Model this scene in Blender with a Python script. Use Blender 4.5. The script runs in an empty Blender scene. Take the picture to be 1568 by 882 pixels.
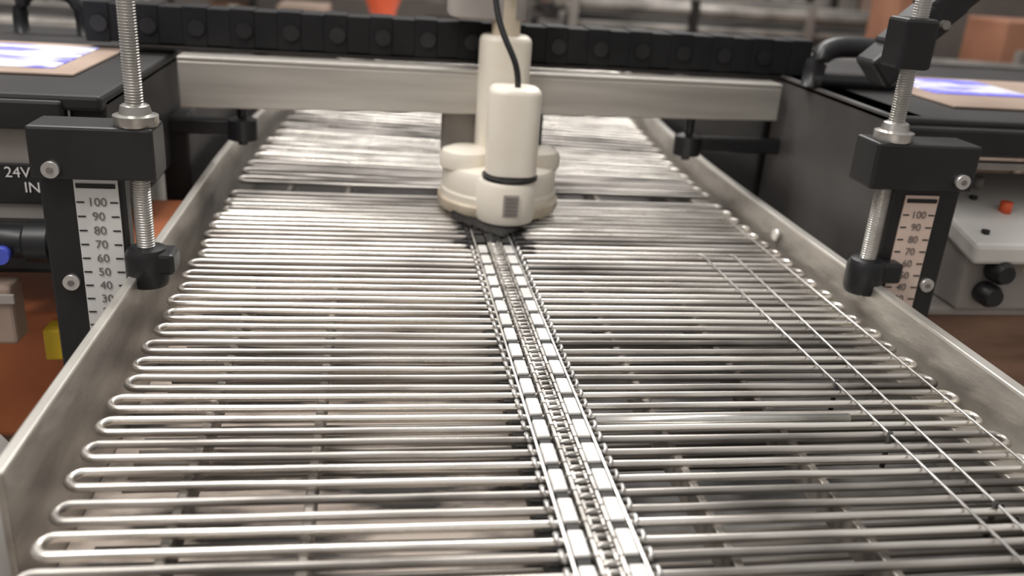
import bpy, bmesh, math, random
from mathutils import Vector, Matrix
random.seed(7)
sc=bpy.context.scene
COL=sc.collection

# ---------------------------------------------------------------- materials
def mat(name,c1,c2=None,rough=.5,metal=0.,scale=4.,stretch=(1,1,1),lo=.35,hi=.65,bump=0.,bscale=60,rough2=None,spec=None,detail=4):
    m=bpy.data.materials.new(name);m.use_nodes=True
    nt=m.node_tree;b=nt.nodes['Principled BSDF']
    b.inputs['Roughness'].default_value=rough;b.inputs['Metallic'].default_value=metal
    if spec is not None:b.inputs['Specular IOR Level'].default_value=spec
    tc=nt.nodes.new('ShaderNodeTexCoord');mp=nt.nodes.new('ShaderNodeMapping')
    mp.inputs['Scale'].default_value=stretch
    nt.links.new(tc.outputs['Object'],mp.inputs['Vector'])
    if c2 is None:c2=tuple(x*.82 for x in c1)
    n=nt.nodes.new('ShaderNodeTexNoise');n.inputs['Scale'].default_value=scale;n.inputs['Detail'].default_value=detail
    nt.links.new(mp.outputs[0],n.inputs['Vector'])
    r=nt.nodes.new('ShaderNodeValToRGB');r.color_ramp.elements[0].position=lo;r.color_ramp.elements[1].position=hi
    r.color_ramp.elements[0].color=(*c2,1);r.color_ramp.elements[1].color=(*c1,1)
    nt.links.new(n.outputs['Fac'],r.inputs['Fac']);nt.links.new(r.outputs[0],b.inputs['Base Color'])
    if rough2 is not None:
        q=nt.nodes.new('ShaderNodeMapRange');q.inputs['To Min'].default_value=rough2;q.inputs['To Max'].default_value=rough
        nt.links.new(n.outputs['Fac'],q.inputs['Value']);nt.links.new(q.outputs[0],b.inputs['Roughness'])
    if bump:
        n2=nt.nodes.new('ShaderNodeTexNoise');n2.inputs['Scale'].default_value=bscale
        nt.links.new(mp.outputs[0],n2.inputs['Vector'])
        bp=nt.nodes.new('ShaderNodeBump');bp.inputs['Strength'].default_value=bump;bp.inputs['Distance'].default_value=.01
        nt.links.new(n2.outputs['Fac'],bp.inputs['Height']);nt.links.new(bp.outputs[0],b.inputs['Normal'])
    return m
M={}
M['rod']=mat('rod_steel',(.93,.885,.82),(.44,.405,.37),.27,.92,2.6,(.8,4.5,5),.34,.54,detail=6)
M['roddull']=mat('rod_steel_dull',(.62,.58,.54),(.17,.155,.14),.34,.85,2.6,(.8,4.5,5),.34,.60,detail=6)
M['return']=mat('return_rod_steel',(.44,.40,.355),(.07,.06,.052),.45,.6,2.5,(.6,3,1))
M['rail']=mat('galvanised_rail',(.50,.47,.425),(.31,.285,.255),.38,.6,6,(1,.6,2),bump=.15,bscale=30)
M['lip']=mat('rail_lip_aluminium',(.72,.69,.64),(.55,.52,.47),.35,.6,6,(1,.6,2))
M['beam']=mat('brushed_beam',(.60,.57,.52),(.46,.43,.39),.38,.55,3,(.5,1,6),bump=.05)
M['steel']=mat('bright_steel',(.72,.70,.67),(.5,.48,.45),.28,.85,8)
M['wire']=mat('thin_wire_steel',(.82,.80,.77),(.5,.48,.46),.3,.7,8)
M['block']=mat('chain_plate_white_steel',(.85,.83,.80),(.62,.60,.57),.38,.25,14)
M['link']=mat('chain_link_steel',(.62,.59,.55),(.28,.26,.24),.35,.7,18)
M['grime']=mat('greasy_black',(.035,.032,.03),(.012,.011,.01),.6,0,10)
M['black']=mat('black_powder_coat',(.022,.021,.022),(.012,.012,.013),.42,0,6)
M['blackm']=mat('black_plastic',(.018,.018,.02),(.01,.01,.011),.38,0,6)
M['chainblk']=mat('black_nylon',(.014,.014,.015),(.008,.008,.009),.6,0,6,spec=.25)
M['housing']=mat('charcoal_housing',(.095,.088,.085),(.055,.051,.049),.5,.1,2.5)
M['housdark']=mat('dark_housing',(.022,.02,.02),(.012,.011,.011),.6,0,2.5)
M['grey']=mat('warm_grey_panel',(.40,.36,.33),(.30,.27,.25),.5,0,3)
M['plastic']=mat('cream_plastic',(.88,.82,.72),(.80,.73,.62),.42,0,4)
M['plasticd']=mat('stained_cream_plastic',(.72,.63,.50),(.50,.42,.32),.5,0,7)
M['paper']=mat('scale_paper',(.85,.84,.82),(.78,.77,.75),.5,0,5)
M['paperw']=mat('scale_paper_warm',(.90,.72,.62),(.84,.66,.56),.5,0,5)
M['ink']=mat('ink_black',(.02,.02,.02),None,.6)
M['inkp']=mat('ink_faded',(.22,.19,.18),None,.6)
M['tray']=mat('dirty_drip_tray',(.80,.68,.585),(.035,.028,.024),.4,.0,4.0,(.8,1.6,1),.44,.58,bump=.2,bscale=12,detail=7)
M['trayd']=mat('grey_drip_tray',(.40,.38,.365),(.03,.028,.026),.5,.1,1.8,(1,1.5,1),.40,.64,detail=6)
M['orange']=mat('orange_plastic',(.66,.22,.09),(.52,.16,.07),.5,0,3)
M['cabor']=mat('terracotta_panel',(.42,.20,.12),(.32,.145,.09),.6,0,3)
M['red']=mat('red_orange_plastic',(.85,.13,.04),(.7,.1,.03),.5,0,3)
M['yellow']=mat('yellow_plastic',(.80,.55,.03),None,.5)
M['brown']=mat('brown_wood',(.30,.17,.11),(.17,.09,.055),.5,0,3,(1,1,5))
M['tan']=mat('tan_cardboard',(.42,.31,.25),(.30,.22,.17),.7,0,3)
M['cloth']=mat('pale_grey_cloth',(.60,.57,.54),(.42,.40,.38),.85,0,3,bump=.4,bscale=5)
M['white']=mat('white_enamel',(.80,.77,.73),(.70,.67,.63),.4,0,3)
M['floor']=mat('concrete_floor',(.46,.40,.36),(.30,.26,.235),.6,0,.8,bump=.1)
M['wall']=mat('warehouse_wall',(.28,.24,.215),(.14,.12,.11),.8,0,.35)
M['rack']=mat('rack_dark_metal',(.045,.04,.038),(.02,.018,.017),.45,.4,3)
M['rackl']=mat('rack_pale_metal',(.36,.33,.30),(.17,.155,.14),.45,.3,3)
M['curtain']=mat('grey_corrugated_sheet',(.45,.44,.41),(.34,.33,.31),.6,0,2)
M['blue']=mat('blue_plastic',(.10,.14,.75),None,.4)
M['bolt']=mat('bolt_zinc',(.78,.76,.73),(.6,.58,.55),.3,.7,10)
def screenmat():
    m=mat('touch_panel',(.80,.80,.86),(.24,.23,.86),.25,0,4.0,(1.0,2.2,1),.42,.56,detail=3)
    b=m.node_tree.nodes['Principled BSDF'];r=[n for n in m.node_tree.nodes if n.type=='VALTORGB'][0]
    m.node_tree.links.new(r.outputs[0],b.inputs['Emission Color']);b.inputs['Emission Strength'].default_value=.3
    return m
M['screen']=screenmat()

# ---------------------------------------------------------------- helpers
def link(o,parent=None):
    COL.objects.link(o)
    if parent:o.parent=parent
    return o
def group(name):
    e=bpy.data.objects.new(name,None);e.empty_display_size=.1;COL.objects.link(e);return e
def fromrbm(name,bm,m,parent=None,smooth=False,bevel=0,seg=2):
    me=bpy.data.meshes.new(name);bm.normal_update();bm.to_mesh(me);bm.free()
    me.materials.append(M[m] if isinstance(m,str) else m)
    if smooth:
        for p in me.polygons:p.use_smooth=True
    o=bpy.data.objects.new(name,me);link(o,parent)
    if bevel:
        b=o.modifiers.new('bevel','BEVEL');b.width=bevel;b.segments=seg;b.limit_method='ANGLE';b.angle_limit=.6
    if smooth:
        try:
            me.set_sharp_from_angle(angle=.7)
        except Exception:pass
    return o
def addbox(bm,x0,x1,y0,y1,z0,z1,T=None):
    v=[Vector((x,y,z)) for z in (z0,z1) for y in (y0,y1) for x in (x0,x1)]
    if T:v=[T(p) for p in v]
    v=[bm.verts.new(p) for p in v]
    for f in ((0,2,3,1),(4,5,7,6),(0,1,5,4),(2,6,7,3),(1,3,7,5),(0,4,6,2)):
        bm.faces.new([v[i] for i in f])
def box(name,x0,x1,y0,y1,z0,z1,m,parent=None,bevel=.006,T=None,seg=2):
    bm=bmesh.new();addbox(bm,x0,x1,y0,y1,z0,z1,T);return fromrbm(name,bm,m,parent,bevel=bevel,seg=seg)
def addtube(bm,pts,r,n=8,closed=False,cap=True):
    pts=[Vector(p) for p in pts];N=len(pts);rings=[]
    up=Vector((0,0,1))
    for i,p in enumerate(pts):
        a=pts[(i-1)%N] if (closed or i>0) else pts[i];b=pts[(i+1)%N] if (closed or i<N-1) else pts[i]
        t=(b-a).normalized();u=up if abs(t.dot(up))<.95 else Vector((0,1,0))
        s=t.cross(u).normalized();w=s.cross(t).normalized()
        rr=r[i] if isinstance(r,(list,tuple)) else r
        rings.append([bm.verts.new(p+(s*math.cos(k*2*math.pi/n)+w*math.sin(k*2*math.pi/n))*rr) for k in range(n)])
    for i in range(N if closed else N-1):
        A=rings[i];B=rings[(i+1)%N]
        for k in range(n):
            f=bm.faces.new((A[k],A[(k+1)%n],B[(k+1)%n],B[k]));f.smooth=True
    if cap and not closed:
        bm.faces.new(rings[0]);bm.faces.new(rings[-1][::-1])
def tube(name,pts,r,m,parent=None,n=12,closed=False):
    bm=bmesh.new();addtube(bm,pts,r,n,closed);bmesh.ops.recalc_face_normals(bm,faces=bm.faces)
    return fromrbm(name,bm,m,parent)
def lathe(name,cx,cy,prof,m,parent=None,n=40,sx=1,sy=1):
    bm=bmesh.new();rings=[]
    for r,z in prof:
        rings.append([bm.verts.new((cx+sx*r*math.cos(k*2*math.pi/n),cy+sy*r*math.sin(k*2*math.pi/n),z)) for k in range(n)])
    for A,B in zip(rings,rings[1:]):
        for k in range(n):bm.faces.new((A[k],A[(k+1)%n],B[(k+1)%n],B[k]))
    bm.faces.new(rings[0][::-1]);bm.faces.new(rings[-1])
    bmesh.ops.recalc_face_normals(bm,faces=bm.faces)
    return fromrbm(name,bm,m,parent,smooth=True)
def disc(name,x,y,z,r,d,m,parent,axis='Y',n=20):
    v={'Y':Vector((0,1,0)),'X':Vector((1,0,0)),'Z':Vector((0,0,1))}[axis]*d*.5
    p=Vector((x,y,z));return tube(name,[p-v,p+v],r,m,parent,n)
def text(name,s,x,y,z,size,m,parent,rot=(math.pi/2,0,0)):
    c=bpy.data.curves.new(name,'FONT');c.body=s;c.size=size;c.align_x='CENTER';c.align_y='CENTER';c.extrude=.0005
    c.materials.append(M[m]);o=bpy.data.objects.new(name,c);o.location=(x,y,z);o.rotation_euler=rot;link(o,parent);return o

# path bend of the conveyor after y = 3.4 (turns gently right)
def T(p):
    x,s,z=p
    if s<=3.4:return Vector((x,s,z))
    d=s-3.4;th=min(.12*d,.40);sh=.035*d*d
    return Vector((.43+sh+(x-.43)*math.cos(th),s-(x-.43)*math.sin(th),z))

# ---------------------------------------------------------------- conveyor
conv=group('wire_rod_conveyor')
PITCH=.0975
bm=bmesh.new();bmd=bmesh.new();bmr=bmesh.new();bmg=bmesh.new()
y=.62;i=0;skipped=False
rg=random.Random(21)
while y<8.2:
    f=min(1,max(0,(y-3.45)/1.0));far=y>3.5
    j=random.uniform(-.003,.003);jl=random.uniform(-.010,.010)
    h=.0262+.018*f;r=.0092-.0028*f
    skip=(y>3.50 and not skipped)
    if skip:skipped=True
    xl=-.56+jl;xr=1.44+random.uniform(-.006,.006)
    sl=random.uniform(-.003,.003)*(3 if far else 1)
    pts=[]
    def q(x,dy,z=0):
        return T((x,y+j+dy+sl*(x-.43)+.012*max(0,.4-x),z))
    segs=14
    for k in range(segs+1):
        x=xr-h-(xr-h-(xl+h))*k/segs
        pts.append(q(x,-h,random.uniform(-.0008,.0008)))
    for k in range(1,8):
        a=math.pi*k/8;pts.append(q(xl+h-math.sin(a)*h,-h*math.cos(a)))
    for k in range(segs+1):
        x=xl+h+(xr-h-(xl+h))*k/segs
        pts.append(q(x,h,random.uniform(-.0008,.0008)))
    for k in range(1,8):
        a=math.pi*k/8;pts.append(q(xr-h+math.sin(a)*h,h*math.cos(a)))
    if not skip:addtube(bmd if (random.random()<(.30 if far else .20) or 3.42<y<3.60) else bm,pts,r,10,True)  # dull steel: random stained hairpins, plus every one in the dark band
    # grease film on the rods just ahead of the head, thinning out with distance
    near=math.exp(-((y-2.97)/.16)**2)
    if .06<near and y<3.2:
        for dd in (-h,h):
            wd=.05+.15*near*rg.uniform(.6,1.15);c0=.43+rg.uniform(-.03,.03)
            gp=[q(c0+wd*u,dd) for u in (-1,-.7,0,.7,1)]
            addtube(bmg,gp,[.0085,.0100,.0104,.0100,.0085],8)
    for dd in (.0,.05):
        yy=y+.02+dd
        if not far:addtube(bmr,[T((-.52,yy,-.13)),T((.43,yy+random.uniform(-.01,.01),-.135)),T((1.42,yy,-.13))],.0065,6)
    y+=PITCH*(1+.75*f);i+=1
for b in (bm,bmd,bmr,bmg):bmesh.ops.recalc_face_normals(b,faces=b.faces)
fromrbm('hairpin_rods',bm,'rod',conv);fromrbm('hairpin_rods_dull',bmd,'roddull',conv);fromrbm('return_strand_rods',bmr,'return',conv)
fromrbm('grease_film',bmg,'grime',conv)

# chain
CX=.402
bmb=bmesh.new();bml=bmesh.new();bmt=bmesh.new();bmk=bmesh.new()
y=.62;
while y<6.5:
    wet=2.78<y<3.2
    B=bmk if wet else bmb;Lk=bmk if wet and y>2.85 else bml
    for sx in (-.044,.044):
        addbox(B,CX+sx-.015,CX+sx+.015,y+.010,y+.082,.010,.022,T)
        addbox(bmk,CX+sx-.012,CX+sx+.012,y-.014,y+.010,.006,.016,T)
    for dy in (0,.049):
        for sx in (-.021,.021):
            addbox(Lk,CX+sx-.003,CX+sx+.003,y+dy+.002,y+dy+.046,.012,.027,T)
        for sx in (-.012,.012):
            addbox(Lk,CX+sx-.0025,CX+sx+.0025,y+dy+.028,y+dy+.068,.012,.025,T)
        addtube(Lk,[T((CX-.026,y+dy+.012,.020)),T((CX+.026,y+dy+.012,.020))],.006,8)
        addtube(Lk,[T((CX-.018,y+dy+.036,.020)),T((CX+.018,y+dy+.036,.020))],.007,8)
    for dy in (0,.049):
        for sx,sg in ((-.074,-1),(.074,1)):
            addtube(Lk if wet else bmt,[T((CX+sx,y+dy+.004,.010)),T((CX+sx+sg*.006,y+dy+.012,.018)),T((CX+sx+sg*.006,y+dy+.026,.018)),T((CX+sx,y+dy+.034,.010))],.005,6)
    y+=PITCH
for b in (bmb,bml,bmt,bmk):bmesh.ops.recalc_face_normals(b,faces=b.faces)
fromrbm('chain_plates',bmb,'block',conv,bevel=.004)
fromrbm('chain_links',bml,'link',conv)
fromrbm('chain_clips',bmt,'wire',conv)
fromrbm('chain_spacers',bmk,'grime',conv)
def strip(name,x0,x1,z0,z1,y0,y1,m,step=.2,bevel=.004,flange=None):
    bm=bmesh.new();n=max(1,int((y1-y0)/step));prev=None
    for k in range(n+1):
        s=y0+(y1-y0)*k/n
        c=[bm.verts.new(T((x,s,z))) for x,z in ((x0,z0),(x1,z0),(x1,z1),(x0,z1))]
        if prev:
            for a in range(4):bm.faces.new((prev[a],prev[(a+1)%4],c[(a+1)%4],c[a]))
        else:bm.faces.new(c)
        prev=c
    bm.faces.new(prev[::-1]);bmesh.ops.recalc_face_normals(bm,faces=bm.faces)
    return fromrbm(name,bm,m,conv,bevel=bevel)
strip('chain_guide',CX-.10,CX+.10,-.05,-.014,.62,6.8,'grime')
for k,sx in enumerate((-.064,.064)):
    strip('chain_guide_wire_%d'%k,CX+sx-.0025,CX+sx+.0025,.010,.017,.62,6.5,'wire',bevel=0)
strip('rail_sheet_1',-.635,-.62,-.32,.10,1.38,8,'rail')
strip('rail_lip_1',-.645,-.62,.092,.104,1.38,8,'lip')
strip('rail_sheet_2',1.47,1.485,-.32,.10,.5,8,'rail')
strip('rail_lip_2',1.47,1.505,.092,.104,.5,8,'lip')
strip('rail_ledge_2',1.40,1.47,-.06,-.045,.5,8,'rail')
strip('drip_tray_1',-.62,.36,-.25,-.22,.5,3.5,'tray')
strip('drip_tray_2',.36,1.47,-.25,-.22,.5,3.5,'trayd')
strip('drip_tray_rear',-.62,1.47,-.25,-.22,3.5,8,'rack')
for k,x in enumerate((-.36,-.12,.66,.95)):
    strip('carrier_bar_%d'%k,x-.010,x+.010,-.10,-.03,.5,8,'return')
for k,(xa,ya,xb,yb) in enumerate(((1.13,2.85,1.165,.9),(1.245,2.85,1.225,.9),(1.385,3.3,1.40,.9))):
    tube('guide_wire_%d'%k,[(xa,ya,.0),(xa,ya-.06,.015),(xb,yb,.016)],.0030,'wire',conv,8)
for k,(x,yy) in enumerate(((1.152,1.60),(1.225,1.33),(1.15,1.85))):
    tube('wire_pin_%d'%k,[(x,yy,.022),(x,yy,-.07)],.006,'grime',conv,8)
tube('highlight_rod',[(.49,1.69,.006),(1.10,1.69,.006)],.012,'steel',conv,12)  # added thicker bright rod, stands in for the highlight on one hairpin
tube('dark_cross_bar',[T((-.58,3.54,-.05)),T((.43,3.54,-.05)),T((1.45,3.54,-.05))],.026,'grime',conv,14)  # dark bar added below the skipped hairpin to deepen the dark band
disc('rail_bolt',1.462,2.95,.045,.022,.016,'bolt',conv,'X')
for k,(x,yy) in enumerate(((-.6,1.45),(1.5,1.0),(-.6,6.5),(1.9,6.5))):
    box('leg_%d'%k,x-.05,x+.05,yy-.05,yy+.05,-2.5,-.22,'rail',conv)

# ---------------------------------------------------------------- dispensing head
hd=group('plastic_dispensing_head')
hx,hy=.465,3.30
lathe('base_puck',hx,hy,[(.17,.045),(.205,.05),(.222,.065),(.222,.105),(.216,.112),(.216,.175),(.205,.195),(.17,.205),(.10,.21)],'plastic',hd,48)
lathe('base_rim',hx,hy,[(.18,.03),(.225,.035),(.232,.05),(.232,.075),(.222,.083)],'plasticd',hd,48)
lathe('front_lobe',.468,3.11,[(.085,.03),(.104,.04),(.108,.055),(.108,.175),(.10,.188),(.05,.19)],'plastic',hd,40)
lathe('seal_ring',.478,3.11,[(.096,.190),(.101,.193),(.101,.203),(.096,.206)],'blackm',hd,40)
def rcyl(name,cx,cy,rx,z0,z1,m,p=4.,n=48,b=.02):
    bm=bmesh.new();rings=[]
    for s,z in ((.9,z0),(1,z0+.008),(1,z1-b),(.96,z1-b*.4),(.86,z1)):
        R=[]
        for k in range(n):
            a=2*math.pi*k/n;c,d=math.cos(a),math.sin(a)
            rr=(abs(c)**p+abs(d)**p)**(-1/p)*rx*s
            R.append(bm.verts.new((cx+c*rr,cy+d*rr,z)))
        rings.append(R)
    for A,B in zip(rings,rings[1:]):
        for k in range(n):bm.faces.new((A[k],A[(k+1)%n],B[(k+1)%n],B[k]))
    bm.faces.new(rings[0][::-1]);bm.faces.new(rings[-1]);bmesh.ops.recalc_face_normals(bm,faces=bm.faces)
    return fromrbm(name,bm,m,hd,smooth=True)
rcyl('front_motor_cover',.480,3.12,.092,.205,.515,'plastic',3)
rcyl('rear_motor_cover',.468,3.36,.095,.20,.665,'plastic',3)
rcyl('support_arm',.468,3.37,.052,.65,1.15,'plasticd',2.4)
rcyl('upper_clamp',.40,3.46,.14,.715,.86,'grey',6)
lathe('shoulder_1',.335,3.28,[(.10,.19),(.102,.225),(.092,.25),(.06,.262)],'plastic',hd)
lathe('shoulder_2',.60,3.32,[(.10,.19),(.102,.225),(.092,.25),(.06,.262)],'plastic',hd)
box('data_plate',.445,.50,2.998,3.006,.075,.155,'grey',hd,.002)
for k in range(5):box('data_line_%d'%k,.452,.493,2.994,2.999,.085+k*.014,.090+k*.014,'inkp',hd,0)
box('mount_bracket',.25,.40,3.44,3.50,.20,.37,'rackl',hd,.01)
box('mount_bracket_cap',.25,.42,3.42,3.50,.355,.385,'black',hd,.004)
box('side_motor',.58,.63,3.34,3.42,.22,.38,'blackm',hd,.01)
bm=bmesh.new()
for k in range(260):
    a=random.uniform(0,2*math.pi);rr=.11+.085*math.sqrt(random.random())
    x,yv=hx+rr*math.cos(a),hy+rr*math.sin(a)
    addtube(bm,[(x,yv,.05),(x+random.uniform(-.012,.012),yv+random.uniform(-.012,.012),.014)],.005,4)
for k in range(1200):
    u=random.uniform(-1,1);x=.43+u*.15;yv=3.13-.02*random.random()+abs(u)*.04
    L=random.uniform(.03,.22)*(1-.75*abs(u))
    addtube(bm,[(x,yv,.045),(x,yv-L*.5,.034),(x+random.uniform(-.008,.008),yv-L,.030)],[.004,.003,.0015],3)
fromrbm('brush_bristles',bm,'grime',hd)
cab=[(.40,3.25,1.1),(.39,3.22,.86),(.41,3.17,.72),(.46,3.12,.63),(.485,3.11,.57),(.487,3.115,.51)]
c=bpy.data.curves.new('power_cable','CURVE');c.dimensions='3D';c.bevel_depth=.011;s=c.splines.new('NURBS');s.points.add(len(cab)-1)
for k,p in enumerate(cab):s.points[k].co=(*p,1)
s.use_endpoint_u=True;s.order_u=4;c.materials.append(M['blackm']);link(bpy.data.objects.new('power_cable',c),hd)

# ---------------------------------------------------------------- cross beam
cb=group('cross_beam')
bm=bmesh.new()
def quadprism(bm,L,R,y0,y1):
    (xl,zl0,zl1),(xr,zr0,zr1)=L,R
    v=[bm.verts.new(p) for p in ((xl,y0,zl0),(xr,y0,zr0),(xr,y0,zr1),(xl,y0,zl1),(xl,y1,zl0),(xr,y1,zr0),(xr,y1,zr1),(xl,y1,zl1))]
    for f in ((0,1,2,3),(5,4,7,6),(4,0,3,7),(1,5,6,2),(3,2,6,7),(4,5,1,0)):bm.faces.new([v[i] for i in f])
quadprism(bm,(-.71,.345,.515),(1.59,.385,.515),3.38,3.42)
fromrbm('beam_web',bm,'beam',cb,bevel=.006)
bm=bmesh.new();quadprism(bm,(-.71,.515,.53),(1.59,.515,.53),3.38,3.50);fromrbm('beam_flange',bm,'beam',cb,bevel=.004)
for k,x in enumerate((-.50,1.25)):
    lathe('foot_screw_%d'%k,x,3.44,[(.018,.205),(.018,.38)],'blackm',cb,16)
    lathe('foot_nut_%d'%k,x,3.44,[(.03,.22),(.055,.225),(.055,.30),(.03,.31)],'blackm',cb,20)
    box('foot_arm_%d'%k,x-(.30 if k==0 else 0),x+(.0 if k==0 else .40),3.42,3.47,.24,.30,'blackm',cb,.01)

# ---------------------------------------------------------------- drag chain
dc=group('cable_drag_chain')
bm=bmesh.new();x=-1.05;k=0
while x<1.75:
    addbox(bm,x,x+.086,3.52+.003*(k%2),3.66-.003*(k%2),.548+.003*(k%2),.690-.004*(k%2));x+=.085;k+=1
bmesh.ops.recalc_face_normals(bm,faces=bm.faces);fromrbm('links',bm,'chainblk',dc,bevel=.004)
bm=bmesh.new();x=-1.0;
while x<1.72:
    addtube(bm,[(x,3.512,.615),(x,3.53,.615)],.030,14);x+=.17
fromrbm('pivot_studs',bm,'blackm',dc)
bm=bmesh.new()
for k in range(8):
    t=k/7;a=t*1.2
    px,pz=1.62+.36*t,.70+.34*t+.05*math.sin(a*2)
    addbox(bm,-.05,.05,-.06,.06,-.055,.055,lambda p:Vector((px+p.x*math.cos(.75)-p.z*math.sin(.75),2.75+p.y,pz+p.x*math.sin(.75)+p.z*math.cos(.75))))
fromrbm('end_loop_links',bm,'blackm',dc,bevel=.014)
bm=bmesh.new()
for k in range(4):
    px,pz=1.66+.1*k,.735+.1*k
    addtube(bm,[(px,2.67,pz),(px,2.70,pz)],.014,12)
fromrbm('end_loop_studs',bm,'rackl',dc)
box('chain_shelf',-.9,1.75,3.52,3.68,.532,.545,'rack',dc,.002)

# ---------------------------------------------------------------- height brackets
def bracket(cx,sgn,xo,xi,sx0,sx1,paper,nm,zt,sc_top,sc_bot,zb):
    g=group(nm)
    yb=2.35
    lo,hi=min(xo,xi),max(xo,xi)
    box('back_plate',lo,hi,yb,yb+.05,zb,zt-.01,'black',g,.006)
    bl,bh=(lo,cx+.048) if sgn<0 else (cx-.068,hi)
    box('top_block',bl,bh,yb-.05,yb+.08,zt-.135,zt,'black',g,.008)
    box('scale_strip',sx0,sx1,yb-.006,yb,sc_bot,sc_top,paper,g,.001)
    box('scale_header',sx0+.006,sx1-.006,yb-.009,yb-.005,sc_top-.022,sc_top-.01,'ink',g,0)
    z=sc_top-.06;v=100
    while z>sc_bot+.02 and v>0:
        text('scale_number',str(v),(sx0+sx1)/2,yb-.008,z,.032,'inkp',g)
        box('tick_a',sx0+.003,sx0+.022,yb-.008,yb-.005,z-.0018,z+.0018,'ink',g,0)
        box('tick_b',sx1-.022,sx1-.003,yb-.008,yb-.005,z-.0018,z+.0018,'ink',g,0)
        z-=.0385;v-=10
    prof=[];z=zt-.02
    while z<1.25:
        prof+=[(.0205,z),(.0228,z+.002),(.0228,z+.004),(.0205,z+.006)];z+=.007
    lathe('lead_screw',cx,yb,prof,'steel',g,16)
    lathe('hex_collar',cx,yb,[(.052,zt),(.055,zt+.006),(.055,zt+.026),(.04,zt+.03),(.035,zt+.05),(.028,zt+.054)],'steel',g,24)
    prof=[];z=.14
    while z<zt-.12:
        prof+=[(.0215,z),(.0238,z+.002),(.0238,z+.004),(.0215,z+.006)];z+=.007
    lathe('lower_screw',cx,yb-.01,prof,'steel',g,16)
    lathe('clamp_knob',cx,yb-.01,[(.03,.065),(.05,.07),(.056,.085),(.056,.155),(.048,.172),(.03,.178)] ,'blackm',g,24)
    if sgn>0:box('clamp_arm',cx-.01,cx+.10,yb-.05,yb+.04,.106,.170,'blackm',g,.01)
    else:box('clamp_arm',cx-.04,cx+.075,yb-.05,yb+.04,.106,.165,'blackm',g,.01)
    return g
gl=bracket(-.602,-1,-.853,-.645,-.768,-.660,'paper','height_adjustment_bracket',.497,.352,-.10,-.22)
for k,(x,z) in enumerate(((-.80,.39),(-.80,.07))):
    yb=2.292 if k==0 else 2.342
    disc('screw_%d'%k,x,yb,z,.021,.016,'bolt',gl,'Y');disc('screw_socket_%d'%k,x,yb-.009,z,.008,.004,'inkp',gl,'Y')
gr=bracket(1.465,1,1.72,1.505,1.545,1.652,'paperw','height_adjustment_bracket',.532,.372,-.02,-.08)
for k,(x,z) in enumerate(((1.675,.43),(1.68,.09))):
    yb=2.292 if k==0 else 2.342
    disc('screw_%d'%k,x,yb,z,.021,.016,'bolt',gr,'Y');disc('screw_socket_%d'%k,x,yb-.009,z,.008,.004,'inkp',gr,'Y')
box('top_bearing_block',1.40,1.50,2.30,2.40,.735,.87,'blackm',gr,.01)

# ---------------------------------------------------------------- machine cabinets
def arch(name,xa,xb,y,z0,z1,parent,r=.03):
    pts=[];n=16
    for k in range(n+1):
        t=k/n;a=math.pi*t
        pts.append((xa+(xb-xa)*(0.5-.5*math.copysign(abs(math.cos(a))**.6,math.cos(a))),y,z0+(z1-z0)*abs(math.sin(a))**.55))
    bm=bmesh.new();addtube(bm,pts,r,10);return fromrbm(name,bm,'blackm',parent)
L=group('machine_cabinet')
box('side_wall',-.86,-.76,2.66,5.0,.12,.50,'housdark',L,.01)
box('side_skirt',-.80,-.70,3.45,5.4,-.3,.30,'housdark',L,.01)
box('cabinet_top',-2.4,-.76,2.62,4.2,.47,.515,'housdark',L,.012)
box('front_panel',-2.4,-.88,2.66,2.72,.0,.47,'grey',L,.01)
box('front_lip',-2.4,-.86,2.61,2.66,.415,.50,'black',L,.01)
box('touch_screen_frame',-1.75,-.92,2.92,3.60,.515,.525,'tan',L,.006)
box('touch_screen',-1.62,-1.0,3.0,3.50,.525,.530,'screen',L,.002)
arch('lift_handle',-1.42,-1.18,3.95,.50,.68,L)
box('label_plate',-1.2,-.875,2.648,2.657,.19,.31,'black',L,.004)
text('label_text','24V D\n  IN',-.99,2.644,.262,.044,'paper',L)
lathe('connector_body',0,0,[(.05,0),(.06,.01),(.06,.07),(.048,.08),(.048,.16),(.055,.17),(.055,.24),(.03,.25)],'blackm',L,20).matrix_world=Matrix.Translation((-.90,2.55,.11))@Matrix.Rotation(-math.pi/2,4,'Y')
disc('connector_cap',-1.025,2.49,.09,.024,.03,'blue',L,'Y')
box('connector_mount',-1.12,-.89,2.57,2.66,.0,.15,'blackm',L,.02)
box('inner_cabinet_leg',-2.2,-1.7,3.7,4.1,-2.5,.47,'grey',L,.01)

R=group('machine_cabinet')
box('side_wall',1.64,1.76,2.66,3.55,-.25,.55,'housing',R,.01)
box('side_wall_rear',1.70,1.80,3.55,5.1,-.25,.53,'housdark',R,.01)
box('side_skirt',1.62,1.76,3.56,5.1,-.05,.36,'housdark',R,.01)
box('cabinet_top',1.64,3.3,2.62,4.1,.515,.55,'housdark',R,.012)
box('front_lip',1.64,3.3,2.58,2.63,.44,.53,'black',R,.01)
box('front_rail_lower',1.76,3.3,2.60,2.64,.395,.42,'rackl',R,.006)
box('touch_screen_frame',1.98,2.9,2.85,3.6,.55,.56,'tan',R,.006)
box('touch_screen',2.08,2.50,3.12,3.52,.56,.565,'screen',R,.002)
arch('lift_handle',1.64,1.95,3.25,.55,.70,R,.04)
box('handle_mount',1.63,1.97,3.19,3.31,.55,.60,'blackm',R,.02)
box('cabinet_leg',3.1,3.25,3.5,3.65,-2.5,.52,'rack',R,.01)
box('cabinet_leg_inner',1.66,1.76,3.4,3.5,-2.5,-.2,'rack',R,.01)

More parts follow.
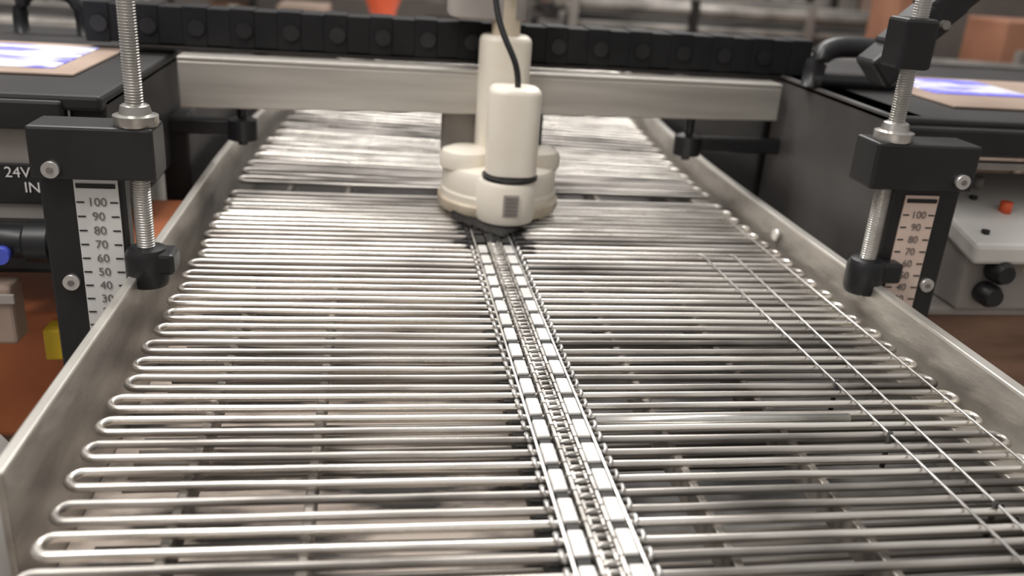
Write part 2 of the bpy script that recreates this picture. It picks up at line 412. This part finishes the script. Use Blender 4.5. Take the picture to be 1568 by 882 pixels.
cbx=group('push_button_box')
def tilt(p):
    q=Vector(p);q.z+= (q.y-2.5)*.25;return q
box('box_lid',1.90,2.8,2.45,2.95,.13,.20,'white',cbx,.015,T=tilt)
box('box_body',1.92,2.78,2.50,2.93,-.058,.15,'grey',cbx,.01)
disc('red_button',2.13,2.66,.255,.02,.04,'red',cbx,'Z')
disc('grey_button',2.12,2.82,.30,.02,.04,'grey',cbx,'Z')
for k,(x,yy) in enumerate(((1.97,2.52),(1.97,2.88),(2.06,2.74))):
    disc('lid_screw_%d'%k,x,yy,.205+(yy-2.5)*.25,.013,.012,'ink',cbx,'Z')
box('yellow_warning_label',2.09,2.16,2.445,2.452,.10,.16,'yellow',cbx,.002)
for k,(x,z) in enumerate(((2.02,.09),(2.00,.01))):
    lathe('selector_knob_%d'%k,0,0,[(.036,0),(.04,.01),(.04,.05),(.03,.07)],'blackm',cbx,20).matrix_world=Matrix.Translation((x,2.50,z))@Matrix.Rotation(math.pi/2,4,'X')
bc=group('brown_cabinet')
box('carcass',1.86,2.9,2.55,3.1,-.62,-.09,'brown',bc,.012)
box('top_board',1.84,2.92,2.52,3.12,-.09,-.06,'grey',bc,.01)
box('plinth',1.9,2.86,2.6,3.06,-2.5,-.62,'rack',bc,.01)

# lower-left clutter
ob=group('orange_crate')
box('crate_body',-1.6,-.92,2.70,3.5,-.62,-.20,'orange',ob,.02)
box('crate_rim',-1.62,-.90,2.68,3.52,-.22,-.17,'orange',ob,.01)
box('crate_side_pocket',-.90,-.70,2.75,3.38,-.5,.0,'orange',ob,.02)
box('crate_foot',-1.5,-.95,2.8,3.5,-2.5,-.62,'tan',ob,.01)
box('yellow_tag',-.99,-.90,2.60,2.68,-.29,-.19,'yellow',ob,.006)
wb=group('tan_board_box')
box('panel',-1.45,-1.02,2.50,2.59,-.19,-.01,'tan',wb,.01)
box('edge_strip',-1.46,-1.01,2.49,2.50,-.06,-.03,'grey',wb,.003)
box('support',-1.44,-1.3,2.53,2.58,-2.5,-.19,'tan',wb,.01)
bm=bmesh.new();bmesh.ops.create_icosphere(bm,subdivisions=4,radius=1)
for v in bm.verts:
    n=.08*math.sin(5*v.co.x+3*v.co.y)+.06*math.sin(7*v.co.z+4*v.co.x)
    v.co*=1+n;v.co=Vector((-1.14+v.co.x*.40,2.05+v.co.y*.34,max(-1.19,-.72+v.co.z*.48)))
fromrbm('cloth_sack',bm,'cloth',None,smooth=True)
st=group('sack_stand')
box('stand_top',-1.6,-.72,1.6,2.45,-1.26,-1.2,'grey',st,.01)
for k,(x,yy) in enumerate(((-1.55,1.65),(-.77,1.65),(-1.55,2.4),(-.77,2.4))):box('stand_leg_%d'%k,x-.03,x+.03,yy-.03,yy+.03,-2.5,-1.25,'rack',st)

# ---------------------------------------------------------------- background
def rack(name,x0,x1,y0,y1,zs,tubes,m1,m2,posts=5,r=.035,seed=1):
    g=group(name);rnd=random.Random(seed);b1=bmesh.new();b2=bmesh.new()
    for k in range(tubes):
        t=k/(tubes-1);yy=y0+(y1-y0)*t
        for z in zs:
            addtube(b1 if rnd.random()<.6 else b2,[(x0,yy,z+rnd.uniform(-.03,.03)),(x1,yy,z+rnd.uniform(-.03,.03))],r*rnd.uniform(.7,1.3),8)
    for k in range(posts):
        x=x0+(x1-x0)*k/(posts-1)
        for yy in (y0-.06,y1+.06):addbox(b1 if k%2 else b2,x-.04,x+.04,yy-.04,yy+.04,-2.5,max(zs)+.12)
    for b in (b1,b2):bmesh.ops.recalc_face_normals(b,faces=b.faces)
    fromrbm('tubes_a',b1,m1,g);fromrbm('tubes_b',b2,m2,g);return g
rack('roller_rack',1.9,5.6,9.0,11.5,(-.35,-.15,.05,.25,.42),9,'rack','rackl',4,.055,3)
rack('roller_rack',3.0,6.5,5.4,6.9,(.28,),16,'rack','rackl',4,.028,5)
rack('pipe_rack',2.4,5.5,4.3,5.0,(-.35,-.15,.05),5,'tan','rackl',4,.05,9)
rack('roller_rack',-5,-1.2,6.2,8.0,(-.1,.2),8,'rackl','rack',4,.05,11)
wt=group('white_worktable')
box('table_top',-1.4,1.7,9.2,10.8,-.12,-.05,'white',wt,.02)
box('paper_stack',-.3,.7,9.4,10.2,-.05,.08,'paper',wt,.02)
box('tan_carton',-1.0,-.5,9.5,10.2,-.05,.22,'tan',wt,.01)
for k,(x,yy) in enumerate(((-1.3,9.3),(1.6,9.3),(-1.3,10.7),(1.6,10.7))):box('table_leg_%d'%k,x-.05,x+.05,yy-.05,yy+.05,-2.5,-.12,'rack',wt)
lathe('orange_bucket',.05,9.9,[(.10,.08),(.20,.36),(.21,.36),(.21,.40),(.16,.41)],'red',wt,24)
cg=bmesh.new();prev=None
for k in range(81):
    x=-4.6+2.6*k/80;yy=8.6+.05*math.sin(k*1.57)
    c=[cg.verts.new((x,yy,-2.5)),cg.verts.new((x,yy,2.2))]
    if prev:cg.faces.new((prev[0],c[0],c[1],prev[1]))
    prev=c
fromrbm('strip_curtain',cg,'curtain',None)
oc=group('orange_cabinet')
box('body',4.75,5.15,8.0,8.5,-2.5,1.3,'cabor',oc,.02);box('door_gap',4.94,4.96,7.99,8.0,-2.4,1.2,'ink',oc,0);box('handle',4.90,4.92,7.95,8.0,-.2,.2,'steel',oc,.004)
oc=group('orange_cabinet')
box('body',5.6,6.2,7.6,8.2,-2.5,.60,'cabor',oc,.02);box('door_gap',5.89,5.91,7.59,7.6,-2.4,.55,'ink',oc,0);box('handle',5.85,5.87,7.55,7.6,-.2,.2,'steel',oc,.004)
sh=group('stock_shelving')
for k in range(4):box('shelf_%d'%k,-6,10,15.5,16.5,-2.0+k*.95,-1.93+k*.95,'rackl',sh,.01)
for k in range(9):box('upright_%d'%k,-6+k*2-.05,-6+k*2+.05,15.5,15.6,-2.5,2.2,'rack',sh,.01)
rn=random.Random(4);bms={m:bmesh.new() for m in ('tan','rack','rackl','brown','grey')}
for k in range(3):
    x=-5.9
    while x<9.6:
        w=rn.uniform(.3,.9);h=rn.uniform(.35,.8);addbox(bms[rn.choice(list(bms))],x,x+w,15.65,16.3,-1.93+k*.95,-1.93+k*.95+h);x+=w+rn.uniform(.03,.2)
for m,b in bms.items():fromrbm('stock_boxes_'+m,b,m,sh)
box('floor',-14,18,-4,22,-2.6,-2.5,'floor',None,0)
box('wall_back',-14,18,22,22.2,-2.6,7,'wall',None,0)

# ---------------------------------------------------------------- light
w=bpy.data.worlds.new('world');sc.world=w;w.use_nodes=True
nt=w.node_tree;bg=nt.nodes['Background']
tc=nt.nodes.new('ShaderNodeTexCoord');sp=nt.nodes.new('ShaderNodeSeparateXYZ');r=nt.nodes.new('ShaderNodeValToRGB')
nt.links.new(tc.outputs['Generated'],sp.inputs[0]);nt.links.new(sp.outputs['Z'],r.inputs['Fac'])
r.color_ramp.elements[0].position=0;r.color_ramp.elements[0].color=(.34,.31,.285,1)
r.color_ramp.elements[1].position=.75;r.color_ramp.elements[1].color=(.95,.93,.905,1)
nt.links.new(r.outputs[0],bg.inputs['Color']);bg.inputs['Strength'].default_value=.64
def area(name,loc,sx,sy,e,col=(1,.97,.935),tgt=(.4,3,0)):
    l=bpy.data.lights.new(name,'AREA');l.shape='RECTANGLE';l.size=sx;l.size_y=sy;l.energy=e;l.color=col
    o=bpy.data.objects.new(name,l);o.location=loc;d=Vector(tgt)-Vector(loc);o.rotation_euler=d.to_track_quat('-Z','Y').to_euler();COL.objects.link(o)
area('ceiling_lamp',(-.3,5.2,5.0),5,.6,260)
area('ceiling_lamp',(-1.8,1.0,4.6),.6,4,150)
area('ceiling_lamp',(3,10,5.5),8,1,260,tgt=(2,10,0))

# ---------------------------------------------------------------- camera
X=Vector((.9883,-.0101,-.1523)).normalized();Y=Vector((-.1377,.3719,-.9180));Y=(Y-X*Y.dot(X)).normalized();Z=X.cross(Y)
cam=bpy.data.cameras.new('camera');cam.sensor_width=36;cam.lens=31.22;cam.clip_start=.02
co=bpy.data.objects.new('camera',cam);COL.objects.link(co)
m=Matrix((X,Y,Z)).to_4x4();m.translation=Vector((0,0,1));co.matrix_world=m
cam.dof.use_dof=True;cam.dof.focus_distance=2.2;cam.dof.aperture_fstop=1.4
sc.camera=co
sc.view_settings.view_transform='Standard'
